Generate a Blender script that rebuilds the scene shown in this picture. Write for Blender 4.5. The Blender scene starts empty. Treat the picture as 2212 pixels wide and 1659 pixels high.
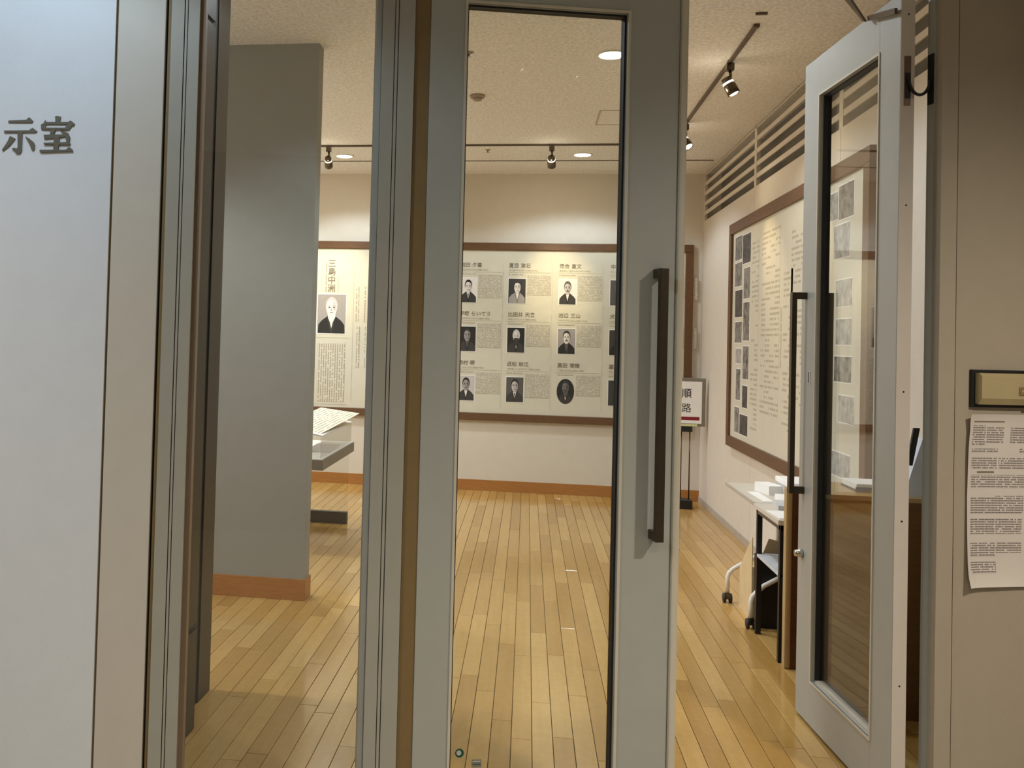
import bpy, bmesh, math, random
from mathutils import Vector, Matrix
random.seed(7)
S = bpy.context.scene
C = S.collection
# ------------------------------------------------------------------ camera
F, CX, CY = 1920.17, 855.21, 687.66
cd = bpy.data.cameras.new('camera')
cd.sensor_fit = 'HORIZONTAL'; cd.sensor_width = 36.0
cd.lens = F / 2212 * 36.0
cd.shift_x = (1106 - CX) / 2212
cd.shift_y = (CY - 829.5) / 2212
cd.clip_start = 0.05
cam = bpy.data.objects.new('camera', cd); C.objects.link(cam)
R_ = Vector((0.98885661, 0.1464321, 0.02683743)); U_ = Vector((-0.02324719, -0.02617492, 0.99938703)); W_ = Vector((-0.14704481, 0.98887437, 0.02247911))
cam.matrix_world = Matrix(((R_.x, U_.x, -W_.x, 0), (R_.y, U_.y, -W_.y, 0), (R_.z, U_.z, -W_.z, 1.5), (0, 0, 0, 1)))
S.camera = cam
# ------------------------------------------------------------------ world, view
w = bpy.data.worlds.new('world'); S.world = w; w.use_nodes = True
w.node_tree.nodes['Background'].inputs[0].default_value = (0.9, 0.95, 1, 1)
w.node_tree.nodes['Background'].inputs[1].default_value = 0.02
S.view_settings.view_transform = 'Standard'; S.view_settings.look = 'None'
S.view_settings.gamma = 1; S.view_settings.use_curve_mapping = False
S.view_settings.exposure = -0.62
WARM = (1.0, 0.77, 0.42); WARMW = (1.0, 0.86, 0.64); COOL = (0.76, 0.88, 1.0); NEUT = (1.0, 0.93, 0.82)
P_SPOT, P_DOWN, P_NEAR, P_COOL, P_CORR = 160, 105, 58, 50, 350
P_FRONT, P_SIDE, P_LEAK, P_WALL = 430, 330, 0.8, 195
S.cycles.max_bounces = 14; S.cycles.diffuse_bounces = 8; S.cycles.transparent_max_bounces = 16
# ------------------------------------------------------------------ frame of the entrance wall
PH = 0.25697840; AX, AY = -0.20091, 2.66839
LX, LY = math.cos(PH), math.sin(PH)
D = 8.984; ZC = 3.185; XR = 1.672; XL = -4.2
def T(s, t=0, z=0):
    return Vector((AX + LX * s - LY * t, AY + LY * s + LX * t, z))
# ------------------------------------------------------------------ materials
def lin(c):
    c /= 255.0
    return c / 12.92 if c <= 0.04045 else ((c + 0.055) / 1.055) ** 2.4
def col(r, g, b): return (lin(r), lin(g), lin(b), 1)
MATS = {}
def mat(name, rgb, rough=0.5, metal=0.0, var=0.06, scale=12, bump=0.0, bscale=200, stretch=None, spec=0.5, coat=0.0):
    m = bpy.data.materials.new(name); m.use_nodes = True; MATS[name] = m
    nt = m.node_tree; b = nt.nodes['Principled BSDF']
    b.inputs['Roughness'].default_value = rough; b.inputs['Metallic'].default_value = metal
    b.inputs['Specular IOR Level'].default_value = spec; b.inputs['Coat Weight'].default_value = coat
    tc = nt.nodes.new('ShaderNodeTexCoord'); mp = nt.nodes.new('ShaderNodeMapping')
    nt.links.new(tc.outputs['Object'], mp.inputs['Vector'])
    if stretch: mp.inputs['Scale'].default_value = stretch
    n = nt.nodes.new('ShaderNodeTexNoise'); n.inputs['Scale'].default_value = scale; n.inputs['Detail'].default_value = 4
    nt.links.new(mp.outputs[0], n.inputs['Vector'])
    r = nt.nodes.new('ShaderNodeValToRGB')
    c = col(*rgb)
    r.color_ramp.elements[0].position = 0.3; r.color_ramp.elements[1].position = 0.7
    r.color_ramp.elements[0].color = tuple(max(0, x * (1 - var)) for x in c[:3]) + (1,)
    r.color_ramp.elements[1].color = tuple(min(1, x * (1 + var)) for x in c[:3]) + (1,)
    nt.links.new(n.outputs['Fac'], r.inputs['Fac']); nt.links.new(r.outputs[0], b.inputs['Base Color'])
    if bump:
        n2 = nt.nodes.new('ShaderNodeTexNoise'); n2.inputs['Scale'].default_value = bscale; n2.inputs['Detail'].default_value = 3
        nt.links.new(mp.outputs[0], n2.inputs['Vector'])
        bp = nt.nodes.new('ShaderNodeBump'); bp.inputs['Strength'].default_value = bump; bp.inputs['Distance'].default_value = 0.002
        nt.links.new(n2.outputs['Fac'], bp.inputs['Height']); nt.links.new(bp.outputs[0], b.inputs['Normal'])
    return m
def emis(name, rgb, strength):
    m = bpy.data.materials.new(name); m.use_nodes = True; MATS[name] = m
    b = m.node_tree.nodes['Principled BSDF']
    b.inputs['Base Color'].default_value = (0.9, 0.9, 0.9, 1)
    b.inputs['Emission Color'].default_value = rgb + (1,); b.inputs['Emission Strength'].default_value = strength
    return m
def glass(name, tint=(1, 1, 1), ior=1.5, rough=0.0):
    m = bpy.data.materials.new(name); m.use_nodes = True; MATS[name] = m
    nt = m.node_tree; nt.nodes.clear()
    o = nt.nodes.new('ShaderNodeOutputMaterial'); mx = nt.nodes.new('ShaderNodeMixShader')
    tr = nt.nodes.new('ShaderNodeBsdfTransparent'); gl = nt.nodes.new('ShaderNodeBsdfGlossy'); fr = nt.nodes.new('ShaderNodeFresnel')
    tr.inputs[0].default_value = tint + (1,); gl.inputs['Roughness'].default_value = rough; bf = nt.nodes.new('ShaderNodeNewGeometry'); mi = nt.nodes.new('ShaderNodeMix'); mi.inputs['A'].default_value = ior; mi.inputs['B'].default_value = 1.0 / ior
    nt.links.new(bf.outputs['Backfacing'], mi.inputs['Factor']); nt.links.new(mi.outputs['Result'], fr.inputs['IOR'])
    nt.links.new(fr.outputs[0], mx.inputs[0]); nt.links.new(tr.outputs[0], mx.inputs[1]); nt.links.new(gl.outputs[0], mx.inputs[2])
    nt.links.new(mx.outputs[0], o.inputs['Surface'])
    return m
def textmat(name, paper, ink, pitch, char, vertical=False, fill=0.6, dens=0.75, gap=0.0):
    """printed body text: rows of small marks, laid out in the sheet's own metres (UV)"""
    m = bpy.data.materials.new(name); m.use_nodes = True; MATS[name] = m
    nt = m.node_tree; b = nt.nodes['Principled BSDF']; b.inputs['Roughness'].default_value = 0.6
    uv = nt.nodes.new('ShaderNodeUVMap'); sp = nt.nodes.new('ShaderNodeSeparateXYZ'); nt.links.new(uv.outputs[0], sp.inputs[0])
    def M(op, a, bb=None):
        n = nt.nodes.new('ShaderNodeMath'); n.operation = op
        for i, x in enumerate((a, bb)):
            if x is None: continue
            if isinstance(x, (int, float)): n.inputs[i].default_value = x
            else: nt.links.new(x, n.inputs[i])
        return n.outputs[0]
    u, v = (sp.outputs[1], sp.outputs[0]) if vertical else (sp.outputs[0], sp.outputs[1])
    rv = M('DIVIDE', v, pitch); cu = M('DIVIDE', u, char)
    on = M('LESS_THAN', M('FRACT', rv), fill); onc = M('LESS_THAN', M('FRACT', cu), 0.8)
    cb = nt.nodes.new('ShaderNodeCombineXYZ'); nt.links.new(M('FLOOR', cu), cb.inputs[0]); nt.links.new(M('FLOOR', rv), cb.inputs[1])
    wn = nt.nodes.new('ShaderNodeTexWhiteNoise'); wn.noise_dimensions = '2D'; nt.links.new(cb.outputs[0], wn.inputs['Vector'])
    a = M('MULTIPLY', M('MULTIPLY', on, onc), M('LESS_THAN', wn.outputs['Value'], dens))
    if gap:
        cb2 = nt.nodes.new('ShaderNodeCombineXYZ'); nt.links.new(M('FLOOR', M('DIVIDE', u, gap)), cb2.inputs[0]); nt.links.new(M('FLOOR', rv), cb2.inputs[1])
        w2 = nt.nodes.new('ShaderNodeTexWhiteNoise'); w2.noise_dimensions = '2D'; nt.links.new(cb2.outputs[0], w2.inputs['Vector'])
        a = M('MULTIPLY', a, M('LESS_THAN', w2.outputs['Value'], 0.6))
    mix = nt.nodes.new('ShaderNodeMix'); mix.data_type = 'RGBA'
    nt.links.new(a, mix.inputs['Factor']); mix.inputs['A'].default_value = col(*paper); mix.inputs['B'].default_value = col(*ink)
    nt.links.new(mix.outputs['Result'], b.inputs['Base Color'])
    return m
def woodplank(name):
    m = bpy.data.materials.new(name); m.use_nodes = True; MATS[name] = m
    nt = m.node_tree; b = nt.nodes['Principled BSDF']
    at = nt.nodes.new('ShaderNodeAttribute'); at.attribute_name = 'tint'
    geo = nt.nodes.new('ShaderNodeNewGeometry'); mp = nt.nodes.new('ShaderNodeMapping'); mp.inputs['Scale'].default_value = (40, 2.2, 1)
    off = nt.nodes.new('ShaderNodeCombineXYZ'); ml = nt.nodes.new('ShaderNodeMath'); ml.operation = 'MULTIPLY'; ml.inputs[1].default_value = 37
    nt.links.new(at.outputs['Fac'], ml.inputs[0]); nt.links.new(ml.outputs[0], off.inputs[0]); nt.links.new(ml.outputs[0], off.inputs[1])
    nt.links.new(off.outputs[0], mp.inputs['Location'])
    nt.links.new(geo.outputs['Position'], mp.inputs['Vector'])
    n = nt.nodes.new('ShaderNodeTexNoise'); n.inputs['Scale'].default_value = 1; n.inputs['Detail'].default_value = 6; n.inputs['Roughness'].default_value = 0.6
    nt.links.new(mp.outputs[0], n.inputs['Vector'])
    n3 = nt.nodes.new('ShaderNodeTexNoise'); n3.inputs['Scale'].default_value = 26; n3.inputs['Detail'].default_value = 5
    nt.links.new(geo.outputs['Position'], n3.inputs['Vector'])
    r = nt.nodes.new('ShaderNodeValToRGB'); r.color_ramp.elements[0].color = col(152, 113, 54); r.color_ramp.elements[1].color = col(212, 176, 110)
    e = r.color_ramp.elements.new(0.5); e.color = col(184, 145, 80)
    s1 = nt.nodes.new('ShaderNodeMath'); s1.operation = 'MULTIPLY_ADD'; s1.inputs[1].default_value = 0.35; s1.inputs[2].default_value = 0.02
    nt.links.new(n.outputs['Fac'], s1.inputs[0])
    s2 = nt.nodes.new('ShaderNodeMath'); s2.operation = 'MULTIPLY_ADD'; s2.inputs[1].default_value = 0.42
    nt.links.new(at.outputs['Fac'], s2.inputs[0]); nt.links.new(s1.outputs[0], s2.inputs[2])
    s3 = nt.nodes.new('ShaderNodeMath'); s3.operation = 'MULTIPLY_ADD'; s3.inputs[1].default_value = 0.25
    nt.links.new(n3.outputs['Fac'], s3.inputs[0]); nt.links.new(s2.outputs[0], s3.inputs[2])
    nt.links.new(s3.outputs[0], r.inputs['Fac']); nt.links.new(r.outputs[0], b.inputs['Base Color'])
    b.inputs['Roughness'].default_value = 0.15; b.inputs['Specular IOR Level'].default_value = 0.6
    return m
mat('wall_white', (214, 206, 192), 0.7, var=0.02, bump=0.15, bscale=350)
mat('wall_corr', (224, 226, 230), 0.55, var=0.015, bump=0.2, bscale=300)
mat('wall_corr_right', (170, 157, 138), 0.6, var=0.02, bump=0.2, bscale=300)
mat('panel_grey', (153, 152, 145), 0.7, var=0.02, bump=0.15, bscale=300)
mat('corridor_dark', (132, 126, 116), 0.8)
mat('ceiling_board', (234, 233, 230), 0.85, var=0.16, scale=55, bump=0.6, bscale=120)
mat('wood_base', (168, 112, 52), 0.4, var=0.12, scale=6, stretch=(2, 2, 25))
mat('wood_frame', (98, 66, 38), 0.45, var=0.2, scale=5, stretch=(4, 4, 18))
mat('floor_gap', (96, 62, 28), 0.8)
mat('strip_beige', (206, 198, 186), 0.5, var=0.02)
mat('steel_grey', (168, 164, 152), 0.42, var=0.02, metal=0.0, bump=0.08, bscale=500)
mat('steel_leaf', (172, 172, 164), 0.40, var=0.02, bump=0.08, bscale=500)
mat('edge_light', (205, 196, 178), 0.4, var=0.02)
mat('edge_pink', (206, 194, 182), 0.5, var=0.02)
mat('guard_brown', (128, 104, 64), 0.6, var=0.05)
mat('bead_brown', (128, 106, 84), 0.5)
mat('gasket', (26, 24, 22), 0.6)
mat('black', (18, 16, 15), 0.5)
mat('bronze', (74, 64, 50), 0.35, metal=0.6, var=0.1)
mat('bronze_panel', (56, 47, 36), 0.42, metal=0.1, var=0.12, scale=4)
mat('hinge_bronze', (112, 88, 74), 0.4, metal=0.5)
mat('chrome', (200, 198, 192), 0.2, metal=1.0)
mat('lamp_metal', (96, 84, 70), 0.25, metal=0.9)
mat('track', (92, 78, 60), 0.5)
mat('letter_metal', (104, 98, 86), 0.5, metal=0.1, var=0.1)
mat('skirting_grey', (176, 166, 152), 0.6)
mat('louver_back', (128, 124, 116), 0.9)
mat('white_paint', (232, 228, 220), 0.5, var=0.02)
mat('board_cream', (210, 205, 187), 0.5, var=0.02)
mat('notice_paper', (214, 204, 194), 0.7, var=0.02)
mat('paper_white', (240, 238, 234), 0.7, var=0.02)
mat('paper_grey', (196, 196, 196), 0.7, var=0.08)
mat('cardboard', (206, 184, 140), 0.8, var=0.06)
mat('brown_panel', (84, 48, 22), 0.45, var=0.15, stretch=(3, 3, 20), scale=4)
mat('brown_counter', (112, 78, 30), 0.45, var=0.1, stretch=(3, 3, 20), scale=4)
mat('beige_edge', (176, 150, 104), 0.4)
mat('table_top', (206, 198, 184), 0.45, var=0.03)
mat('slab_grey', (128, 120, 106), 0.5)
mat('base_dark', (84, 76, 66), 0.5)
mat('rubber', (38, 32, 28), 0.6)
mat('champagne', (196, 178, 136), 0.35, metal=0.35)
mat('champagne_dark', (150, 128, 88), 0.4, metal=0.3)
mat('red_print', (132, 22, 36), 0.6)
mat('ink', (60, 56, 50), 0.7)
mat('ink_grey', (128, 120, 104), 0.7)
mat('ink_light', (168, 160, 138), 0.7)
mat('rule', (190, 182, 158), 0.7)
mat('blue_clear', (206, 216, 232), 0.3)
mat('vent_grey', (168, 154, 134), 0.7)
mat('green_print', (24, 84, 64), 0.6)
mat('corridor_tile', (148, 141, 128), 0.6, var=0.05, scale=30)
mat('yellow_strip', (206, 206, 150), 0.6)
for i, g in enumerate((22, 52, 84, 120, 158, 196, 228)): mat('tone_%d' % i, (g, int(g * 0.97), int(g * 0.95)), 0.55, var=0.08, scale=60)
mat('photo_mix', (120, 116, 110), 0.55, var=0.75, scale=22)
mat('photo_dark', (72, 66, 62), 0.55, var=0.8, scale=25)
mat('photo_pale', (168, 166, 160), 0.55, var=0.35, scale=25)
glass('pane_glass', (0.96, 0.975, 0.965)); glass('case_glass', (0.95, 0.955, 0.94), 1.35)
woodplank('plank')
emis('downlight_glow', (0.93, 0.97, 1.0), 30); emis('slot_glow', (1.0, 0.9, 0.7), 5); emis('spot_glow', (1.0, 0.88, 0.66), 25)
textmat('txt_small', (206, 200, 182), (158, 150, 132), 0.011, 0.008, dens=0.78)
textmat('txt_vert', (210, 205, 187), (158, 148, 124), 0.024, 0.016, vertical=True, fill=0.5, dens=0.85)
textmat('txt_chron', (210, 205, 187), (172, 164, 143), 0.036, 0.02, fill=0.45, dens=0.85, gap=0.12)
textmat('txt_notice', (212, 202, 192), (112, 100, 98), 0.0075, 0.005, fill=0.55, dens=0.9)
textmat('txt_case', (236, 230, 206), (150, 138, 110), 0.03, 0.02, vertical=False, fill=0.35, dens=0.8)
# ------------------------------------------------------------------ builders
def link(name, me, m, parent=None):
    o = bpy.data.objects.new(name, me); C.objects.link(o)
    if m is not None:
        for x in (m if isinstance(m, (list, tuple)) else [m]): me.materials.append(MATS[x])
    if parent is not None: o.parent = parent
    return o
def thing(name, label, cat, loc=(0, 0, 0), rz=0.0, group=None, kind=None):
    o = bpy.data.objects.new(name, None); C.objects.link(o); o.empty_display_size = 0.1
    o.location = loc; o.rotation_euler = (0, 0, rz)
    return tag(o, label, cat, group, kind)
def tag(o, label, cat, group=None, kind=None):
    o['label'] = label; o['category'] = cat
    if group: o['group'] = group
    if kind: o['kind'] = kind
    return o
def boxbm(bm, lo, hi):
    x0, y0, z0 = lo; x1, y1, z1 = hi
    v = [bm.verts.new(p) for p in ((x0, y0, z0), (x1, y0, z0), (x1, y1, z0), (x0, y1, z0), (x0, y0, z1), (x1, y0, z1), (x1, y1, z1), (x0, y1, z1))]
    for f in ((0, 3, 2, 1), (4, 5, 6, 7), (0, 1, 5, 4), (1, 2, 6, 5), (2, 3, 7, 6), (3, 0, 4, 7)): bm.faces.new([v[i] for i in f])
def finish(bm, name, bevel=0.0, seg=2, smooth=False):
    if bevel:
        bmesh.ops.bevel(bm, geom=list(bm.edges), offset=bevel, segments=seg, profile=0.6, affect='EDGES')
    bmesh.ops.recalc_face_normals(bm, faces=bm.faces)
    me = bpy.data.meshes.new(name); bm.to_mesh(me); bm.free()
    if smooth:
        for p in me.polygons: p.use_smooth = True
    return me
def bx(name, lo, hi, m, parent=None, bevel=0.0, loc=None, rz=0.0):
    bm = bmesh.new(); boxbm(bm, lo, hi)
    o = link(name, finish(bm, name, bevel), m, parent)
    if loc is not None: o.location = loc
    if rz: o.rotation_euler = (0, 0, rz)
    return o
def ebox(name, lo, hi, m, parent=None, bevel=0.0):
    """box given in entrance-wall coordinates (along, into the room, up), as its own object"""
    b0 = T(lo[0], lo[1], 0)
    o = bx(name, (0, 0, lo[2]), (hi[0] - lo[0], hi[1] - lo[1], hi[2]), m, None, bevel)
    o.location = b0; o.rotation_euler = (0, 0, PH)
    return o
def prism(name, pts, a0, a1, m, parent=None, axis='y', bevel=0.0):
    """polygon pts extruded from a0 to a1; axis y: pts=(x,z); axis z: pts=(x,y); axis x: pts=(y,z)"""
    bm = bmesh.new()
    f = {'y': lambda p, a: (p[0], a, p[1]), 'z': lambda p, a: (p[0], p[1], a), 'x': lambda p, a: (a, p[0], p[1])}[axis]
    A = [bm.verts.new(f(p, a0)) for p in pts]; B = [bm.verts.new(f(p, a1)) for p in pts]
    bm.faces.new(A); bm.faces.new(B[::-1]); n = len(pts)
    for i in range(n): bm.faces.new([A[i], B[i], B[(i + 1) % n], A[(i + 1) % n]])
    return link(name, finish(bm, name, bevel), m, parent)
def tube(name, pts, r, m, parent=None, seg=12):
    bm = bmesh.new(); pts = [Vector(p) for p in pts]; rings = []
    ref = None
    for i, p in enumerate(pts):
        d = (pts[min(i + 1, len(pts) - 1)] - pts[max(i - 1, 0)]).normalized()
        if ref is None: ref = d.orthogonal().normalized()
        ref = (ref - d * ref.dot(d)).normalized(); b = d.cross(ref)
        rr = r[i] if isinstance(r, (list, tuple)) else r
        rings.append([bm.verts.new(p + (ref * math.cos(2 * math.pi * k / seg) + b * math.sin(2 * math.pi * k / seg)) * rr) for k in range(seg)])
    for a, b in zip(rings, rings[1:]):
        for k in range(seg): bm.faces.new([a[k], a[(k + 1) % seg], b[(k + 1) % seg], b[k]])
    bm.faces.new(rings[0][::-1]); bm.faces.new(rings[-1])
    me = finish(bm, name)
    for p in me.polygons: p.use_smooth = len(p.vertices) == 4
    return link(name, me, m, parent)
def lathe(name, prof, m, parent=None, seg=28, capped=True):
    """profile (r,z) spun about local z"""
    bm = bmesh.new(); rings = []
    for r, z in prof: rings.append([bm.verts.new((max(r, 1e-4) * math.cos(2 * math.pi * k / seg), max(r, 1e-4) * math.sin(2 * math.pi * k / seg), z)) for k in range(seg)])
    for a, b in zip(rings, rings[1:]):
        for k in range(seg): bm.faces.new([a[k], a[(k + 1) % seg], b[(k + 1) % seg], b[k]])
    if capped: bm.faces.new(rings[0][::-1]); bm.faces.new(rings[-1])
    me = finish(bm, name)
    for p in me.polygons: p.use_smooth = len(p.vertices) == 4
    return link(name, me, m, parent)
def sheet(name, w, h, th, m, parent, loc, rot=(0, 0, 0)):
    """thin printed sheet in local x/z facing -y, with UVs in metres"""
    bm = bmesh.new(); boxbm(bm, (0, 0, 0), (w, th, h))
    uvl = bm.loops.layers.uv.new('UVMap')
    for f in bm.faces:
        for l in f.loops: l[uvl].uv = (l.vert.co.x + loc[0] * 1.7, l.vert.co.z + loc[2])
    o = link(name, finish(bm, name), m, parent); o.location = loc; o.rotation_euler = rot
    return o
def text(name, s, size, m, parent, loc, rot=(math.pi / 2, 0, 0), depth=0.0006, bold=0.0, vertical=False, pitch=1.05):
    cu = bpy.data.curves.new(name, 'FONT')
    cu.body = '\n'.join(s) if vertical else s
    cu.size = size; cu.extrude = depth; cu.offset = bold; cu.resolution_u = 2
    if vertical: cu.space_line = pitch
    t = bpy.data.objects.new(name, cu); C.objects.link(t)
    dg = bpy.context.evaluated_depsgraph_get()
    me = bpy.data.meshes.new_from_object(t.evaluated_get(dg), depsgraph=dg); me.name = name
    bpy.data.objects.remove(t); bpy.data.curves.remove(cu)
    me.materials.clear()
    o = link(name, me, m, parent); o.location = loc; o.rotation_euler = rot
    return o
def lamp(name, kind, loc, energy, color, size=0.08, spot=None, blend=0.5, target=None, parent=None):
    l = bpy.data.lights.new(name, kind); l.energy = energy; l.color = color
    if kind == 'SPOT': l.spot_size = spot; l.spot_blend = blend; l.shadow_soft_size = size
    elif kind == 'POINT': l.shadow_soft_size = size
    else: l.shape = 'DISK'; l.size = size; l.spread = spot or math.pi
    o = bpy.data.objects.new(name, l); C.objects.link(o); o.location = loc
    if target is not None:
        o.rotation_euler = (Vector(target) - Vector(loc)).to_track_quat('-Z', 'Y').to_euler()
    if parent is not None:
        o.parent = parent; o.matrix_parent_inverse = Matrix.Translation(parent.location).inverted()
    return o
# ------------------------------------------------------------------ room shell
PW, PL, X0 = 0.078, 0.90, 0.051
fl = bx('floor', (XL, 1.2, -0.06), (XR, D, -0.012), 'floor_gap')
tag(fl, 'honey-coloured wooden strip floor of the exhibition room', 'floor', kind='structure')
planks = []
r0 = int(math.floor((XL - X0) / PW)) + 1; r1 = int(math.floor((XR - X0) / PW))
for r in range(r0, r1 + 1):
    xa = X0 + r * PW; off = random.random() * PL
    ystart = AY + 0.0 + (xa - AX) * math.tan(PH) + 0.06
    y = ystart - off
    while y < D:
        a, b = max(y, ystart), min(y + PL, D)
        if b - a > 0.02: planks.append((xa, a, b, random.random()))
        y += PL
def plank_bm(bm, xa, a, b, tint, lay):
    g = 0.0011; x0, x1, y0, y1 = xa + g, min(xa + PW, XR) - g, a + g, b - g; bv = 0.0012
    lo = [bm.verts.new(p) for p in ((x0, y0, -0.012), (x1, y0, -0.012), (x1, y1, -0.012), (x0, y1, -0.012))]
    mi = [bm.verts.new(p) for p in ((x0, y0, -bv), (x1, y0, -bv), (x1, y1, -bv), (x0, y1, -bv))]
    hi = [bm.verts.new(p) for p in ((x0 + bv, y0 + bv, 0), (x1 - bv, y0 + bv, 0), (x1 - bv, y1 - bv, 0), (x0 + bv, y1 - bv, 0))]
    for v in lo + mi + hi: v[lay] = tint
    for A, B in ((lo, mi), (mi, hi)):
        for k in range(4): bm.faces.new([A[k], A[(k + 1) % 4], B[(k + 1) % 4], B[k]])
    bm.faces.new(hi)
def seen(p):   # how large a board shows from about the doorway
    xa, a, b, t = p; ym = (a + b) / 2
    inside = (-0.47 < (xa + 0.04) / ym < 0.42) and not (xa < -1.25 and ym > 4.9)
    return (0 if inside else 100) + ym
planks.sort(key=seen)
for xa, a, b, t in planks[:300]:
    bm = bmesh.new(); lay = bm.verts.layers.float.new('tint'); plank_bm(bm, xa, a, b, t, lay)
    me = bpy.data.meshes.new('plank'); bm.to_mesh(me); bm.free(); link('plank', me, 'plank', fl)
bm = bmesh.new(); lay = bm.verts.layers.float.new('tint')
for xa, a, b, t in planks[300:]: plank_bm(bm, xa, a, b, t, lay)
me = bpy.data.meshes.new('far_planks'); bm.to_mesh(me); bm.free()
o = link('far_planks', me, 'plank', fl); o['kind'] = 'stuff'

ce = bx('ceiling', (XL, 1.2, ZC), (XR + 0.2, D + 0.1, ZC + 0.08), 'ceiling_board')
tag(ce, 'mottled beige acoustic board ceiling of the exhibition room', 'ceiling', kind='structure')
o = bx('wall_back', (XL, D, 0), (XR + 0.2, D + 0.1, ZC), 'wall_white')
tag(o, 'cream far wall carrying the large brown-framed portrait board', 'wall', kind='structure')
o = bx('wall_left', (XL - 0.1, 1.2, 0), (XL, D, ZC), 'wall_white')
tag(o, 'plain cream left wall of the exhibition room', 'wall', kind='structure')
wr = bx('wall_right', (XR + 0.16, 2.9, 0), (XR + 0.2, D, ZC), 'louver_back')
tag(wr, 'cream panelled right wall with a row of dark ventilation slots on top', 'wall', kind='structure')
seams = [3.0, 3.29, 5.15, 7.01, D]
for a, b in zip(seams, seams[1:]):
    bx('wall_panel', (XR, a + 0.002, 0), (XR + 0.03, b - 0.002, 2.717), 'wall_white', wr, bevel=0.0015)
    for z0, z1 in ((2.776, 2.812), (2.868, 2.903), (2.966, 3.003), (3.060, 3.094), (3.16, 3.17)):
        bx('louver_bar', (XR + 0.002, a + 0.02, z0), (XR + 0.010, b - 0.02, z1), 'wall_white', wr)
for y in seams[1:]:
    bx('louver_post', (XR, max(y - 0.03, 3), 2.717), (XR + 0.03, min(y + 0.03, D), 3.16), 'wall_white', wr)
o = bx('baseboard_back', (XL, D - 0.014, 0), (XR, D, 0.107), 'wood_base', bevel=0.002); tag(o, 'orange-brown wooden skirting along the far wall', 'baseboard', kind='structure')
o = bx('baseboard_right', (XR - 0.008, 3.3, 0), (XR, D - 0.02, 0.055), 'skirting_grey', bevel=0.001); tag(o, 'low grey skirting strip along the panelled right wall', 'baseboard', kind='structure')
# partition stub
pw_ = bx('wall_partition', (-3.2, 4.95, 0), (-1.222, 5.06, ZC), 'panel_grey', bevel=0.002)
tag(pw_, 'grey partition wall standing inside, behind the fixed side glass', 'wall', kind='structure')
o = bx('baseboard_partition', (-3.2, 4.938, 0), (-1.212, 5.07, 0.118), 'wood_base', bevel=0.002); tag(o, 'brown wooden skirting around the foot of the grey partition', 'baseboard', kind='structure')
# ------------------------------------------------------------------ entrance wall and corridor shell
WT = 0.10
o = ebox('wall_front_left', (-3.9, 0, 0), (-1.034, WT, ZC), 'wall_corr'); tag(o, 'white corridor wall carrying the raised metal characters, left of the entrance', 'wall', kind='structure')
o = ebox('wall_front_right', (1.609, 0, 0), (3.4, WT, ZC), 'wall_corr_right'); tag(o, 'beige corridor wall with the pinned notice, right of the entrance', 'wall', kind='structure')
o = ebox('wall_front_above', (-1.028, 0.01, 2.72), (1.606, WT, ZC), 'wall_corr'); tag(o, 'lintel wall over the glazed entrance', 'wall', kind='structure')
o = ebox('trim_1', (-1.028, 0.004, 0), (-0.893, WT, 2.72), 'strip_beige', bevel=0.003); tag(o, 'wide flat beige strip between the lettered wall and the left jamb', 'trim', kind='structure')
ebg = ebox('trim_9', (-0.886, 0.008, 0), (-0.876, WT, 2.72), 'guard_brown'); tag(ebg, 'narrow olive-brown strip along the left jamb', 'trim', kind='structure')
o = ebox('trim_2', (-0.893, 0.03, 0), (-0.886, WT, 2.72), 'black'); tag(o, 'narrow dark shadow gap beside the left jamb', 'trim', kind='structure')
def jamb(name, label, sA, sB, g1, g2, mats='steel_grey'):
    t = thing(name, label, 'door frame', T(sA, 0, 0), PH, kind='structure'); w_ = sB - sA
    cuts = [0.0, g1 - sA, g2 - sA, w_]
    for i, (a, b) in enumerate(zip(cuts, cuts[1:])):
        bx('frame_strip', (a + (0.0012 if i else 0), -0.004 if i != 1 else -0.002, 0), (b - (0.0012 if i < 2 else 0), 0.07, 2.72), mats, t, bevel=0.001)
    return t
tj = jamb('trim_3', 'grooved grey metal jamb at the left end of the entrance', -0.876, -0.795, -0.838, -0.829)
bx('glazing_bead', (0.081, 0.012, 0), (0.096, 0.07, 2.72), 'bead_brown', tj)
tm = jamb('trim_4', 'grooved grey metal mullion between the side glass and the closed door', -0.258, -0.160, -0.2205, -0.2095)
bx('glazing_bead', (-0.017, 0.012, 0), (-0.001, 0.07, 2.72), 'steel_leaf', tm)
tr_ = thing('trim_5', 'beige metal jamb at the right end of the entrance', 'door frame', T(1.548, 0, 0), PH, kind='structure')
bx('frame_face', (0, -0.004, 0), (0.056, 0.02, 2.72), 'wall_corr_right', tr_, bevel=0.001)
bx('frame_reveal', (0.001, 0.02, 0), (0.056, 0.066, 2.72), 'steel_grey', tr_)
bx('stop_strip', (-0.004, 0.028, 0), (0.001, 0.05, 2.72), 'steel_leaf', tr_)
o = ebox('trim_6', (1.604, 0.012, 0), (1.609, 0.06, 2.72), 'wood_frame'); tag(o, 'thin dark joint between the right jamb and the beige wall', 'trim', kind='structure')
o = ebox('trim_7', (-1.034, 0.012, 0), (-1.028, 0.06, 2.72), 'guard_brown'); tag(o, 'thin brown joint between lettered wall and beige strip', 'trim', kind='structure')
o = ebox('window_1', (-0.782, 0.045, 0.04), (-0.272, 0.053, 2.70), 'pane_glass'); tag(o, 'tall fixed side glass between the left jamb and the mullion', 'window', kind='structure')
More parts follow.
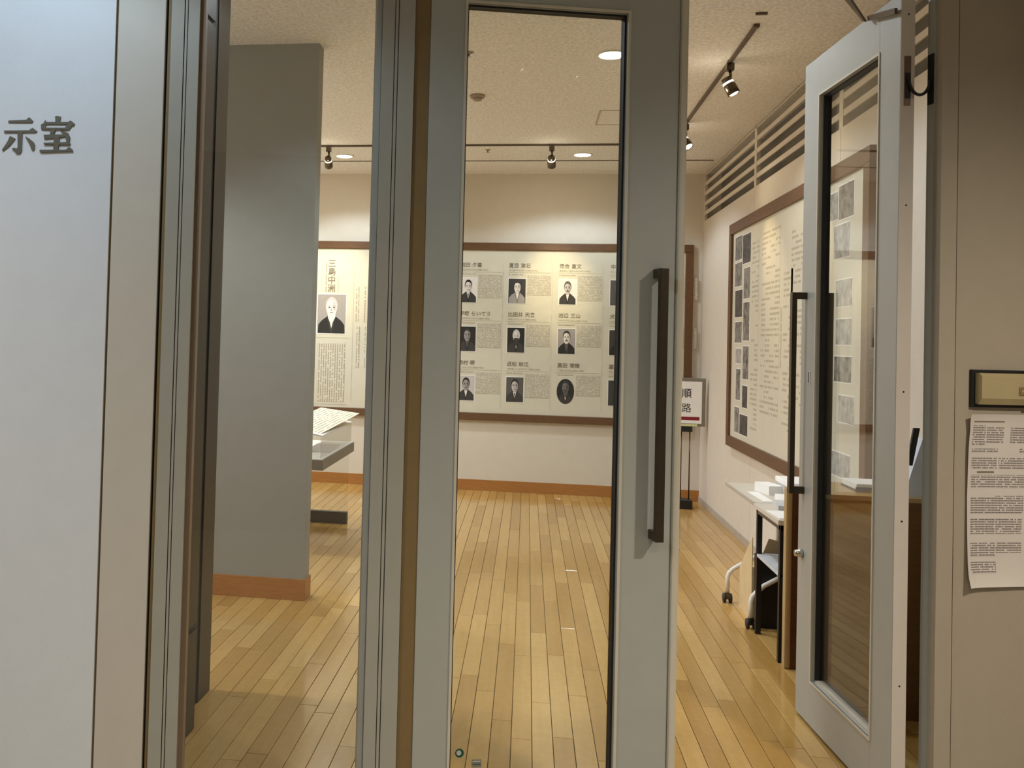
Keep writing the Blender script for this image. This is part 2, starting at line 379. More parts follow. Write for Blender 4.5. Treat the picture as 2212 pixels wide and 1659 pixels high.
# corridor
o = ebox('floor_corridor', (-3.9, -4.2, -0.06), (3.4, 0.06, -0.002), 'corridor_tile'); tag(o, 'dull grey corridor floor in front of the entrance', 'floor', kind='structure')
o = ebox('ceiling_corridor', (-3.9, -4.2, 2.9), (3.4, 0, 2.98), 'wall_corr'); tag(o, 'white corridor ceiling in front of the entrance', 'ceiling', kind='structure')
o = ebox('wall_corridor', (-3.9, -4.3, 0), (3.4, -4.2, 2.9), 'corridor_dark'); tag(o, 'plain corridor wall opposite the entrance', 'wall', kind='structure')
o = ebox('wall_corridor_end', (3.4, -4.2, 0), (3.5, 0, 2.9), 'panel_grey'); tag(o, 'plain wall closing the corridor on the right', 'wall', kind='structure')
o = ebox('wall_corridor_start', (-4.0, -4.2, 0), (-3.9, 0, 2.9), 'panel_grey'); tag(o, 'plain wall closing the corridor on the left', 'wall', kind='structure')
# ------------------------------------------------------------------ doors
def door(name, label, loc, rz, mirror, lock_w, hinge_w):
    """leaf in local x from the hinge-side glass edge; x runs to the lock side; -y (or +y when mirrored) is the corridor face"""
    t = thing(name, label, 'door', loc, rz, kind='structure')
    TH = 0.046; y0, y1 = (0, TH) if not mirror else (-TH, 0)
    G = 0.5025; zt, zb, top, bot = 2.5216, 0.1873, 2.684, 0.012
    fy = y0 if not mirror else y1                     # corridor face
    inn = 1 if not mirror else -1
    bx('stile', (-hinge_w, y0, bot), (0, y1, top), 'steel_leaf', t, bevel=0.002)
    bx('stile', (G, y0, bot), (G + lock_w, y1, top), 'steel_leaf', t, bevel=0.002)
    bx('rail', (0, y0, zt), (G, y1, top), 'steel_leaf', t)
    bx('rail', (0, y0, bot), (G, y1, zb), 'steel_leaf', t)
    # dark glazing channel inside the opening, then a light bead on the corridor face
    ya, yb = sorted((fy + inn * 0.014, fy + inn * 0.044)); e = 0.006
    gk = bx('gasket', (G - e, ya, zb), (G, yb, zt), 'gasket', t)
    bx('gasket', (0, ya, zb), (e, yb, zt), 'gasket', t); bx('gasket', (e, ya, zt - e), (G - e, yb, zt), 'gasket', t)
    bx('glazing_bead', (e, *([ya]), zb) if False else (e, ya, zb), (G - e, yb, zb + e), 'edge_light', t)
    ba, bb = sorted((fy - inn * 0.004, fy + inn * 0.003)); w_ = 0.008
    bx('glazing_bead', (G, ba, zb - w_), (G + w_, bb, zt + w_), 'edge_light', t); bx('glazing_bead', (-w_, ba, zb - w_), (0, bb, zt + w_), 'edge_light', t)
    bx('glazing_bead', (0, ba, zt), (G, bb, zt + w_), 'edge_light', t); bx('glazing_bead', (0, ba, zb - w_), (G, bb, zb), 'edge_light', t)
    gy = fy + inn * 0.031; ga, gb = sorted((gy, gy + inn * 0.006))
    gp = bx('glass_pane', (e, ga, zb + e), (G - e, gb, zt - e), 'pane_glass', t)
    # pull handle
    h = bx('pull_handle', (0.598, *sorted((fy - inn * 0.060, fy - inn * 0.040))[:1], 0.9095), (0.624, sorted((fy - inn * 0.060, fy - inn * 0.040))[1], 1.7336), 'bronze', t, bevel=0.0015)
    for za, zb_ in ((0.9095, 0.9375), (1.7056, 1.7336)):
        yy = sorted((fy - inn * 0.041, fy))
        bx('standoff', (0.5985, yy[0], za), (0.6235, yy[1], zb_), 'bronze', h, bevel=0.001)
    yy = sorted((fy + inn * (TH), fy + inn * (TH + 0.06)))
    h2 = bx('pull_handle', (0.598, sorted((fy + inn * (TH + .04), fy + inn * (TH + .06)))[0], 0.9095), (0.624, sorted((fy + inn * (TH + .04), fy + inn * (TH + .06)))[1], 1.7336), 'bronze', t, bevel=0.0015)
    for za, zb_ in ((0.9095, 0.9375), (1.7056, 1.7336)):
        yy = sorted((fy + inn * TH, fy + inn * (TH + .041)))
        bx('standoff', (0.5985, yy[0], za), (0.6235, yy[1], zb_), 'bronze', h2, bevel=0.001)
    return t, fy, inn, gp
d1, fy, inn, gp = door('door_1', 'closed grey glazed door leaf with a long dark pull handle, centre of the entrance', T(0, 0, 0), PH, False, 0.1675, 0.112)
bx('astragal', (0.6715, -0.012, 0.012), (0.695, 0.030, 2.684), 'edge_light', d1, bevel=0.008)
bx('finger_guard', (-0.158, 0.004, 0.012), (-0.1125, 0.044, 2.684), 'guard_brown', d1)
sk = lathe('sticker', [(0.0135, 0), (0.0135, 0.0006)], 'green_print', d1, seg=20); sk.location = (0.036, 0.0302, 0.258); sk.rotation_euler = (math.pi / 2, 0, 0); sk['label'] = 'small round green sticker'
s2 = lathe('sticker_mark', [(0.0075, 0), (0.0075, 0.0006)], 'paper_grey', sk, seg=16); s2.location = (-0.002, 0.001, 0.0006)
sk = bx('sticker', (0.074, 0.0302, 0.214), (0.104, 0.0309, 0.238), 'slab_grey', d1); sk['label'] = 'small rectangular grey-green label'
bx('sticker_line', (0.077, 0.0297, 0.231), (0.101, 0.0302, 0.2335), 'paper_grey', sk); bx('sticker_line', (0.077, 0.0297, 0.222), (0.101, 0.0302, 0.2245), 'green_print', sk)
PR = 1.6491697
d2, fy2, inn2, gp2 = door('door_2', 'grey glazed door leaf swung open into the room, beside the right jamb', (1.17888, 3.25663, 0), PR, True, 0.155, 0.147)
# hinge edge details of the open leaf (edge faces the corridor)
bx('edge_strip', (-0.1485, -0.045, 0.012), (-0.147, -0.001, 2.684), 'edge_pink', d2)
for z in (0.42, 0.95, 1.37, 1.98, 2.61):
    s_ = lathe('screw', [(0.003, 0), (0.003, 0.001)], 'rubber', d2, seg=10); s_.location = (-0.1485, -0.024, z); s_.rotation_euler = (0, -math.pi / 2, 0)
bx('bottom_seal', (-0.14, -0.036, 0.002), (0.65, -0.010, 0.012), 'rubber', d2)
bx('latch_plate', (0.553, -0.0005, 1.360), (0.573, 0.0015, 1.412), 'edge_pink', d2); bx('latch_slot', (0.564, 0.0012, 1.364), (0.571, 0.002, 1.408), 'rubber', d2)
k_ = lathe('lock_cylinder', [(0.017, 0), (0.017, 0.012), (0.014, 0.016), (0.013, 0.03), (0.0, 0.03)], 'chrome', d2); k_.location = (0.609, 0, 0.666); k_.rotation_euler = (-math.pi / 2, 0, 0)
pl = bx('cable_plate', (-0.1505, -0.033, 2.308), (-0.1485, -0.012, 2.471), 'hinge_bronze', d2, bevel=0.0006); pl['label'] = 'bronze cable transfer plate'
bx('cable_pocket', (-0.1515, -0.031, 2.331), (-0.1505, -0.014, 2.416), 'black', pl)
# door closer arms at the leaf head
prism('closer_arm', [(-0.145, 2.612), (0.050, 2.660), (0.052, 2.678), (-0.145, 2.632)], 0.010, 0.020, 'lamp_metal', d2)
prism('closer_arm', [(0.045, 2.655), (0.066, 2.665), (0.215, 2.80), (0.195, 2.81)], 0.022, 0.032, 'lamp_metal', d2)
# the plate and cable on the right jamb
cl = thing('door_cable_loop', 'black cable loop bridging the open door edge and the right jamb', 'cable', T(1.547, 0.04, 2.3), PH)
bx('jamb_plate', (-0.0085, -0.014, 0.008), (-0.0045, 0.012, 0.172), 'black', cl, bevel=0.0005)
def edge_pt(a, b, z):
    q = Matrix.Rotation(PR, 4, 'Z') @ Vector((a, b, z)) + Vector((1.17888, 3.25663, 0))
    return Matrix.Rotation(-PH, 4, 'Z') @ (q - T(1.547, 0.04, 2.3))
p0 = edge_pt(-0.152, -0.022, 2.40); p1 = edge_pt(-0.158, -0.030, 2.352); p3 = Vector((-0.008, 0.0, 0.085)); p2 = Vector((-0.022, -0.01, 0.055))
pts = []
for i in range(17):
    u = i / 16; a = (1 - u) ** 3; b = 3 * u * (1 - u) ** 2; c_ = 3 * u * u * (1 - u); d_ = u ** 3
    pts.append(p0 * a + (p1 + Vector((0.004, 0, -0.035))) * b + (p2 + Vector((0, 0, -0.030))) * c_ + p3 * d_)
tube('flexible_cable', pts, 0.005, 'black', cl, 10)
# ------------------------------------------------------------------ raised characters on the corridor wall
G1 = [[(215, 290), (240, 265), (560, 255), (700, 250), (745, 205), (785, 180), (885, 275), (850, 320), (240, 318)],
      [(105, 550), (130, 528), (780, 520), (830, 480), (875, 455), (995, 545), (950, 580), (130, 580)],
      [(470, 560), (605, 560), (590, 1040), (560, 1110), (500, 1140), (430, 1125), (400, 1060), (340, 1030), (330, 990), (380, 980), (450, 1000), (475, 960)],
      [(270, 670), (410, 735), (380, 780), (250, 930), (80, 1060), (65, 1020), (140, 920), (220, 790)],
      [(685, 680), (790, 740), (900, 830), (935, 900), (930, 1000), (890, 1050), (850, 1030), (820, 940), (750, 800), (690, 710)]]
G2 = [[(1465, 170), (1510, 145), (1630, 165), (1620, 210), (1595, 320), (1480, 320), (1480, 210)],
      [(1200, 305), (1900, 305), (1900, 365), (1200, 365)],
      [(1095, 375), (1170, 330), (1210, 250), (1245, 310), (1225, 400), (1215, 500), (1100, 500)],
      [(1150, 455), (1850, 455), (1840, 510), (1150, 505)],
      [(1820, 310), (1890, 260), (2000, 345), (1970, 400), (1930, 395), (1840, 510), (1740, 460), (1790, 380)],
      [(1360, 490), (1500, 490), (1420, 640), (1330, 650)],
      [(1170, 640), (1720, 630), (1730, 690), (1230, 745), (1185, 745)],
      [(1610, 520), (1700, 540), (1830, 600), (1875, 700), (1860, 840), (1780, 840), (1750, 700), (1690, 600)],
      [(1445, 680), (1600, 680), (1560, 1050), (1430, 1050)],
      [(1165, 850), (1440, 845), (1750, 835), (1855, 820), (1890, 880), (1850, 905), (1190, 895)],
      [(1055, 1060), (1080, 1035), (1760, 1035), (1860, 960), (1950, 1030), (1960, 1075), (1100, 1100)]]
def glyph(name, label, polys, ref):
    s0 = -1.336 + (ref - 60) * 1.03e-4; bm = bmesh.new()
    for k, poly in enumerate(polys):
        q = [(-1.336 + (x - 60) * 1.03e-4 - (1060 - y) * 3.4e-6 - s0, 2.003 + (1060 - y) * 1.096e-4 + (x - 60) * 5.4e-6) for x, y in poly]
        d = 0.004 + k * 0.00015
        A = [bm.verts.new((x, -d, z)) for x, z in q]; B = [bm.verts.new((x, 0.001, z)) for x, z in q]
        bm.faces.new(A); bm.faces.new(B[::-1])
        for i in range(len(q)): bm.faces.new([A[i], B[i], B[(i + 1) % len(q)], A[(i + 1) % len(q)]])
    o = link(name, finish(bm, name), 'letter_metal'); o.location = T(s0, 0, 0); o.rotation_euler = (0, 0, PH)
    tag(o, label, 'lettering', 'metal characters on the corridor wall')
glyph('wall_character', 'raised grey metal character 示 on the white wall at the left edge', G1, 530)
glyph('wall_character', 'raised grey metal character 室 on the white wall, nearer the jamb', G2, 1530)
# ------------------------------------------------------------------ card reader and notice on the right wall
cr = thing('card_reader', 'champagne and black wall card reader above the notice', 'card reader', T(1.655, 0, 1.39), PH)
bx('back_plate', (0.002, -0.012, -0.060), (0.30, 0, 0.060), 'black', cr, bevel=0.002)
prism('cover', [(-0.046, 0.0), (0.048, 0.0), (0.050, -0.028), (0.040, -0.040), (-0.030, -0.040), (-0.050, -0.026)], 0.014, 0.180, 'champagne', cr, axis='x').rotation_euler = (0, 0, 0)
cv = cr.children[-1]
me = cv.data                                          # profile was (z, y): swap to stand upright
for v in me.vertices: v.co = Vector((v.co.x, v.co.z, v.co.y))
me.flip_normals()
bt = bx('button', (0.142, -0.0435, -0.018), (0.164, -0.040, 0.008), 'champagne_dark', cr, bevel=0.001)
bx('button_lamp', (0.149, -0.0442, -0.009), (0.157, -0.0435, -0.001), 'champagne', bt)
bx('reader_window', (0.183, -0.030, -0.054), (0.292, -0.012, 0.054), 'black', cr, bevel=0.004)
nt_ = thing('paper_notice', 'tall white printed notice curling off the beige wall under the card reader', 'notice', T(1.648, 0, 0.76), PH)
W_N, H_N = 0.30, 0.548
def curl(x, z):
    c_ = 0.003 + 0.012 * math.exp(-x / 0.02) * (0.4 + 0.6 * abs(2 * z / H_N - 1)) + 0.016 * math.exp(-z / 0.035) * (1 - 0.5 * x / W_N) + 0.008 * math.exp(-(H_N - z) / 0.02)
    return Vector((x + 0.004 * math.exp(-abs(z - 0.5) / 0.03), -c_, z + 0.004 * x))
def curled(name, x0, z0, w_, h_, lift, m):
    bm = bmesh.new(); uvl = bm.loops.layers.uv.new('UVMap'); nx, nz = max(2, int(w_ / 0.02)), max(2, int(h_ / 0.014)); rows_ = []
    for back in (0, 1):
        rows_.append([[bm.verts.new(curl(x0 + w_ * i / nx, z0 + h_ * j / nz) + Vector((0, -lift + back * 0.0004, 0))) for i in range(nx + 1)] for j in range(nz + 1)])
    for g_, rev in ((rows_[0], False), (rows_[1], True)):
        for j in range(nz):
            for i in range(nx):
                q = [g_[j][i], g_[j][i + 1], g_[j + 1][i + 1], g_[j + 1][i]]
                f = bm.faces.new(q[::-1] if rev else q); f.smooth = True
                for l in f.loops: l[uvl].uv = (l.vert.co.x, l.vert.co.z)
    me = bpy.data.meshes.new(name); bm.to_mesh(me); bm.free()
    return link(name, me, m, nt_)
curled('sheet', 0, 0, W_N, H_N, 0.0, 'notice_paper')
blocks = [(0.018, 0.522, 0.11, 0.004, 'ink_grey'), (0.013, 0.450, 0.048, 0.062, 't'), (0.066, 0.456, 0.060, 0.050, 't'), (0.150, 0.456, 0.05, 0.050, 't'), (0.013, 0.424, 0.095, 0.014, 't'), (0.185, 0.424, 0.08, 0.014, 't'),
          (0.013, 0.374, 0.092, 0.038, 't'), (0.112, 0.374, 0.100, 0.036, 't'), (0.036, 0.360, 0.060, 0.006, 'ink_grey'), (0.013, 0.314, 0.088, 0.040, 't'), (0.103, 0.312, 0.110, 0.042, 't'), (0.013, 0.232, 0.088, 0.052, 't'), (0.102, 0.232, 0.098, 0.055, 't'),
          (0.012, 0.166, 0.088, 0.048, 't'), (0.103, 0.166, 0.092, 0.048, 't'), (0.012, 0.095, 0.090, 0.043, 't'), (0.105, 0.106, 0.088, 0.034, 't'), (0.012, 0.042, 0.092, 0.036, 't')]
for x, z, w_, h_, k in blocks:
    curled('print_block', x, z, w_, h_, 0.0006, 'txt_notice' if k == 't' else k)
# ------------------------------------------------------------------ dark panelled stack just inside, left
dk = thing('panelled_partition', 'dark bronze panelled upright standing just inside the side glass', 'partition', (-1.30, 3.26, 0))
bx('core', (-0.08, -0.66, 0), (0.075, -0.012, ZC), 'black', dk)
for z0, z1 in ((0.004, 0.380), (0.404, 2.674), (2.698, ZC)):
    bx('front_panel', (0.072, -0.66, z0), (0.085, -0.002, z1), 'bronze_panel', dk, bevel=0.0015)
bx('recess', (-0.08, -0.012, 0), (0.006, 0.228, ZC), 'black', dk)  # painted black for the shade in the gap between the panels
bx('end_panel', (-0.08, 0.228, 0), (0.012, 0.362, ZC), 'bronze_panel', dk, bevel=0.002)
bx('end_trim', (-0.08, 0.362, 0), (0.0, 0.370, ZC), 'black', dk)
# ------------------------------------------------------------------ boards
def portrait(name, x, z, w_, h_, bg, coat, hair, face, parent, oval=False, beard=None, tilt=0.0, kind=0, y=-0.0015):
    """flat printed portrait: tones as separate faces stacked a hair apart"""
    bm = bmesh.new(); mats = []
    def layer(pts, tone, k):
        A = [bm.verts.new((px * w_, -0.00035 * k, pz * h_)) for px, pz in pts]
        f = bm.faces.new(A)
        key = 'tone_%d' % tone
        if key not in mats: mats.append(key)
        f.material_index = mats.index(key)
    def ell(cx, cz, rx, rz, n=20, a0=0, a1=2 * math.pi):
        return [(cx + rx * math.cos(a0 + (a1 - a0) * i / n), cz + rz * math.sin(a0 + (a1 - a0) * i / n)) for i in range(n + (0 if a1 - a0 > 6.2 else 1))]
    if oval: layer(ell(0.5, 0.5, 0.5, 0.5, 28), bg, 1)
    else: layer([(0, 0), (1, 0), (1, 1), (0, 1)], bg, 1)
    c = 0.5 + tilt
    body = [(0.03, 0.0), (0.97, 0.0), (0.96, 0.22), (0.84, 0.33), (c + 0.14, 0.44), (c - 0.14, 0.44), (0.16, 0.33), (0.04, 0.22)]
    if oval: body = [(0.25, 0.07), (0.5, 0.015), (0.75, 0.07), (0.86, 0.25), (0.64, 0.40), (0.36, 0.40), (0.14, 0.25)]
    layer(body, coat, 2)
    layer([(c - 0.16, 0.44), (c - 0.02, 0.02), (c + 0.02, 0.02), (c + 0.16, 0.44)], max(coat - 1, 0) if coat else 1, 3)
    layer([(c - 0.11, 0.45), (c, 0.13), (c + 0.11, 0.45)], 6 if kind != 2 else 2, 4)
    if kind == 1: layer([(c - 0.035, 0.36), (c, 0.12), (c + 0.035, 0.36)], 1, 5)
    layer([(c - 0.09, 0.40), (c + 0.09, 0.40), (c + 0.10, 0.56), (c - 0.10, 0.56)], max(face - 1, 0), 6)
    layer(ell(c, 0.70, 0.215, 0.235), hair, 7)
    layer(ell(c, 0.64, 0.185, 0.225), face, 8)
    layer([(c + 0.04, 0.84), (c + 0.12, 0.80), (c + 0.18, 0.66), (c + 0.14, 0.50), (c + 0.04, 0.42), (c + 0.06, 0.6)], max(face - 1, 0), 9)
    if hair < 5: layer([(c - 0.19, 0.72), (c - 0.15, 0.80), (c - 0.04, 0.835), (c + 0.08, 0.825), (c + 0.17, 0.76), (c + 0.195, 0.70), (c + 0.215, 0.74), (c + 0.14, 0.89), (c, 0.93), (c - 0.14, 0.89), (c - 0.215, 0.74)], hair, 10)
    for e in (-0.08, 0.08):
        layer(ell(c + e, 0.665, 0.042, 0.018, 8), max(face - 3, 0), 10); layer(ell(c + e, 0.663, 0.03, 0.009, 8), 0, 11)
        layer([(c + e - 0.055, 0.695), (c + e + 0.055, 0.695), (c + e + 0.045, 0.712), (c + e - 0.045, 0.712)], 1 if hair < 5 else 4, 11)
    layer([(c - 0.014, 0.66), (c + 0.03, 0.575), (c - 0.03, 0.575)], max(face - 2, 0), 11)
    layer(ell(c, 0.515, 0.07, 0.012, 10), max(face - 4, 0), 11)
    if beard == 'moustache': layer([(c - 0.10, 0.53), (c - 0.02, 0.565), (c + 0.02, 0.565), (c + 0.10, 0.53), (c + 0.03, 0.535), (c - 0.03, 0.535)], 0, 12)
    if beard is not None and beard != 'moustache':
        layer([(c - 0.15, 0.58), (c + 0.15, 0.58), (c + 0.14, 0.42), (c + 0.05, 0.28), (c - 0.02, 0.24), (c - 0.12, 0.40)], beard, 12)
        layer(ell(c, 0.535, 0.07, 0.014, 10), max(beard - 2, 0), 13)
    me = bpy.data.meshes.new(name); bm.to_mesh(me); bm.free()
    if me.polygons and me.polygons[0].normal.y > 0: me.flip_normals()
    o = link(name, me, mats, parent); o.location = (x, y, z)
    return o
BX0, BX1, BZ0, BZ1 = -2.275, 1.579, 0.703, 2.4857
bb = thing('portrait_board', 'long brown-framed board of portraits on the far wall', 'display board', (0, D, 0))
FW = 0.075
bx('board_sheet', (BX0 + 0.02, -0.026, BZ0 + 0.02), (BX1 - 0.02, -0.004, BZ1 - 0.02), 'board_cream', bb)
bx('frame_member', (BX0, -0.045, BZ1 - FW), (BX1, -0.001, BZ1), 'wood_frame', bb, bevel=0.006)
bx('frame_member', (BX0, -0.045, BZ0), (BX1, -0.001, BZ0 + FW), 'wood_frame', bb, bevel=0.006)
bx('frame_member', (BX0, -0.0455, BZ0 + FW), (BX0 + FW, -0.001, BZ1 - FW), 'wood_frame', bb, bevel=0.006)
bx('frame_member', (BX1 - FW, -0.0455, BZ0 + FW), (BX1, -0.001, BZ1 - FW), 'wood_frame', bb, bevel=0.006)
YB = -0.027
cols = [-0.687, -0.201, 0.296, 0.794, 1.20]; rows = [2.29, 1.80, 1.306]
names = [['前田 夕暮', '夏目 漱石', '落合 直文', '中江 兆民'], ['平塚 らいてう', '比田井 天来', '池辺 三山', '犬養 毅'], ['西村 曜', '近松 秋江', '黒田 清輝', '嘉納 治五郎']]
kana = [['まえだ ゆうぐれ (1883~1951)', 'なつめ そうせき (1867~1916)', 'おちあい なおぶみ (1861~1903)', 'なかえ'], ['ひらつか らいてう (1886~1971)', 'ひだい てんらい (1872~1939)', 'いけべ さんざん (1864~1912)', 'いぬかい'],
        ['にしむら よう (1883~1951)', 'ちかまつ しゅうこう (1876~1944)', 'くろだ せいき (1866~1924)', 'かのう']]
looks = [[(6, 1, 0, 6, None, 1, 0), (1, 4, 1, 6, None, 0, 0.02), (6, 1, 2, 5, 'moustache', 0, 0), (2, 2, 3, 4, None, 2, 0)],
         [(0, 1, 1, 4, None, 2, 0), (0, 1, 5, 6, 1, 1, 0.02), (4, 0, 1, 6, 'moustache', 2, 0), (1, 0, 2, 3, None, 0, 0)],
         [(5, 1, 0, 4, None, 0, 0), (2, 1, 0, 5, None, 1, 0), (0, 1, 1, 3, 2, 0, 0), (1, 1, 2, 3, None, 2, 0)]]
for r in range(3):
    for c in range(5):
        x, z = cols[c], rows[r]
        if c < 4:
            xo_ = 0.0
            for word in names[r][c].split():
                text('name_text', word, 0.050, 'ink_grey', bb, (x + xo_, YB - 0.0008, z - 0.048), bold=0.0006); xo_ += 0.050 * (len(word) + 0.35)
            text('reading_text', kana[r][c], 0.022, 'ink_light', bb, (x, YB - 0.0008, z - 0.086))
        bx('rule_line', (x - 0.01, YB - 0.001, z - 0.101), (x + 0.41, YB, z - 0.0985), 'rule', bb)
        sheet('caption_text', 0.16, 0.014, 0.001, 'txt_small', bb, (x, YB - 0.001, z - 0.128))
        sheet('paragraph', 0.235, (0.235, 0.20, 0.245, 0.22, 0.21)[(r * 2 + c) % 5], 0.001, 'txt_small', bb, (x + 0.185, YB - 0.001, z - 0.125 - (0.235, 0.20, 0.245, 0.22, 0.21)[(r * 2 + c) % 5]))
        bx('column_rule', (x + 0.43, YB - 0.001, z - 0.47), (x + 0.432, YB, z - 0.02), 'rule', bb)
        L_ = looks[r][c] if c < 4 else (2, 1, 1, 4, None, 0, 0)
        bx('photo_border', (x - 0.006, YB - 0.001, z - 0.415), (x + 0.176, YB, z - 0.156), 'paper_white', bb) if not (r == 2 and c == 2) else None
        portrait('portrait_photo', x, z - 0.409, 0.170, 0.247, L_[0], L_[1], L_[2], L_[3], bb, oval=(r == 2 and c == 2), beard=L_[4], kind=L_[5], tilt=L_[6], y=YB - 0.0015)
# the founder's column at the left of the board
text('title_text', '三島中洲', 0.086, 'ink_grey', bb, (-2.055, YB - 0.0008, 2.225), bold=0.0012, vertical=True, pitch=1.0)
sheet('caption_text', 0.012, 0.30, 0.001, 'txt_vert', bb, (-2.075, YB - 0.001, 1.96)); sheet('caption_text', 0.016, 0.16, 0.001, 'txt_vert', bb, (-1.945, YB - 0.001, 1.96))
bx('photo_border', (-2.160, YB - 0.001, 1.525), (-1.846, YB, 1.942), 'paper_white', bb)
portrait('portrait_photo', -2.151, 1.534, 0.297, 0.400, 4, 0, 5, 6, bb, beard=6, y=YB - 0.0015)
bx('rule_line', (-2.16, YB - 0.001, 1.488), (-1.82, YB, 1.4915), 'rule', bb); bx('rule_line', (-2.16, YB - 0.001, 0.806), (-1.82, YB, 0.8095), 'rule', bb)
sheet('paragraph', 0.29, 0.60, 0.001, 'txt_vert', bb, (-2.140, YB - 0.001, 0.83))
bx('column_rule', (-1.778, YB - 0.001, 0.84), (-1.775, YB, 2.22), 'rule', bb)
for x, z0, h_ in ((-1.752, 1.66, 0.36), (-1.672, 1.66, 0.36), (-1.735, 1.19, 0.42), (-1.650, 1.19, 0.42)):
    sheet('column_text', 0.034, h_, 0.001, 'txt_vert', bb, (x, YB - 0.001, z0))
# right wall board (local x runs towards the entrance, -y faces the room)
rb = thing('chronology_board', 'brown-framed chronology board with columns of photographs on the right wall', 'display board', (XR, 7.653, 0), -math.pi / 2)
RW = 7.653 - 4.60; RZ0, RZ1 = 0.70, 2.507
bx('board_sheet', (0.02, -0.026, RZ0 + 0.02), (RW - 0.02, -0.004, RZ1 - 0.02), 'board_cream', rb)
bx('frame_member', (0, -0.045, RZ1 - 0.085), (RW, -0.001, RZ1), 'wood_frame', rb, bevel=0.006)
bx('frame_member', (0, -0.045, RZ0), (RW, -0.001, RZ0 + 0.085), 'wood_frame', rb, bevel=0.006)
bx('frame_member', (0, -0.0455, RZ0 + 0.085), (0.085, -0.001, RZ1 - 0.085), 'wood_frame', rb, bevel=0.006)
bx('frame_member', (RW - 0.085, -0.0455, RZ0 + 0.085), (RW, -0.001, RZ1 - 0.085), 'wood_frame', rb, bevel=0.006)
ph_ = [[7.485, 7.26, 2.196, 2.382], [7.485, 7.26, 1.986, 2.172], [7.466, 7.23, 1.741, 1.953], [7.457, 7.23, 1.539, 1.702], [7.415, 7.23, 1.376, 1.492], [7.39, 7.25, 1.089, 1.331], [7.42, 7.27, 0.832, 1.03],
       [7.235, 6.99, 2.15, 2.371], [7.187, 7.0, 1.877, 2.111], [7.186, 7.0, 1.555, 1.847], [7.175, 7.0, 1.261, 1.511], [7.175, 7.02, 1.042, 1.209], [7.245, 7.0, 0.832, 0.985],
       [5.30, 5.094, 2.211, 2.36], [5.076, 4.856, 2.2, 2.381], [5.146, 4.908, 1.994, 2.172], [5.105, 4.86, 1.732, 1.874], [5.096, 4.864, 1.53, 1.665], [5.113, 4.855, 1.333, 1.466], [5.038, 4.811, 1.123, 1.262], [5.129, 4.858, 0.832, 0.957]]
for i, (ya, yb, z0, z1) in enumerate(ph_):
    bx('photo_border', (7.653 - ya - 0.006, -0.0272, z0 - 0.006), (7.653 - yb + 0.006, -0.026, z1 + 0.006), 'paper_white', rb)
    bx('photo_print', (7.653 - ya, -0.0282, z0), (7.653 - yb, -0.027, z1), ('photo_mix', 'photo_dark', 'photo_pale')[(0, 0, 1, 0, 2, 0, 0, 1, 0, 0, 0, 1, 1, 2, 0, 2, 2, 2, 0, 2, 2)[i]], rb)
for ya, yb, z0, z1 in ((6.66, 6.20, 1.03, 2.32), (6.10, 5.90, 0.97, 2.01), (5.94, 5.70, 1.10, 2.28), (6.94, 6.75, 0.90, 2.30), (5.62, 5.36, 0.97, 2.28)):
    sheet('chronology_text', ya - yb, z1 - z0, 0.001, 'txt_chron', rb, (7.653 - ya, -0.027, z0))
sheet('column_text', 0.028, 0.40, 0.001, 'txt_vert', rb, (7.653 - 6.17, -0.027, 1.375))
# ------------------------------------------------------------------ ceiling fittings
def downlight(x, y, label, energy, color, spot=2.5, glow='downlight_glow', z=ZC, grp='recessed ceiling downlights', blend=0.3, r=0.075):
    t = thing('ceiling_downlight', label, 'ceiling light', (x, y, z), group=grp)
    lathe('trim_ring', [(r + 0.014, -0.0), (r + 0.014, -0.004), (r, -0.007), (r - 0.004, -0.002), (r - 0.004, 0.0)], 'white_paint', t)
    l_ = lathe('lens', [(r - 0.004, -0.001), (r - 0.02, -0.006), (0.0, -0.012)], glow, t, capped=False)
    lp = lamp('downlight_lamp', 'SPOT', (x, y, z - 0.03), energy, color, size=r, spot=spot, blend=blend, target=(x, y, 0), parent=t)
    return t
downlight(-1.727, 8.08, 'white downlight in the ceiling strip before the far wall, left of the two', P_DOWN, COOL)
downlight(0.447, 8.06, 'white downlight in the ceiling strip before the far wall, right of the two', P_DOWN, COOL)
downlight(0.447, 5.263, 'white downlight in mid ceiling, at the edge of the closed door glass', P_DOWN, COOL)
downlight(-1.9, 5.9, 'white downlight over the display case behind the partition', P_DOWN * 0.8, COOL)
downlight(0.447, 3.85, 'white downlight over the doorway, before the open door leaf', P_NEAR, COOL)
downlight(-0.75, 3.75, 'white downlight inside the side glass, near the partition', P_NEAR, COOL)
for yy, nm in ((3.6, 'nearest the entrance wall'), (6.0, 'midway along the left wall'), (8.0, 'nearest the far wall')):
    downlight(-3.25, yy, 'unseen white fill downlight added in the left bay behind the partition, ' + nm, P_SIDE, (0.94, 0.96, 1.0))  # added out of view so that their bounce brightens the room ceiling
def track(name, a, b, label, w_=0.014):
    d = Vector(b) - Vector(a); ang = math.atan2(d.y, d.x)
    t = thing(name, label, 'lighting track', a, ang)
    bx('rail', (0, -w_ / 2, -0.016), (d.length, w_ / 2, 0), 'track', t, bevel=0.001)
    bx('end_cap', (-0.03, -w_ / 2 - 0.004, -0.018), (0.0, w_ / 2 + 0.004, 0), 'track', t, bevel=0.002)
    bx('end_cap', (d.length, -w_ / 2 - 0.004, -0.018), (d.length + 0.02, w_ / 2 + 0.004, 0), 'track', t, bevel=0.002)
    return t
track('lighting_track', (-3.6, 7.62, ZC), (1.0, 7.62, ZC), 'thin brown lighting track running across the ceiling before the far wall')
track('lighting_track', (1.14, 4.83, ZC), (1.14, 7.30, ZC), 'thin dark lighting track running towards the far wall above the right side', 0.022)
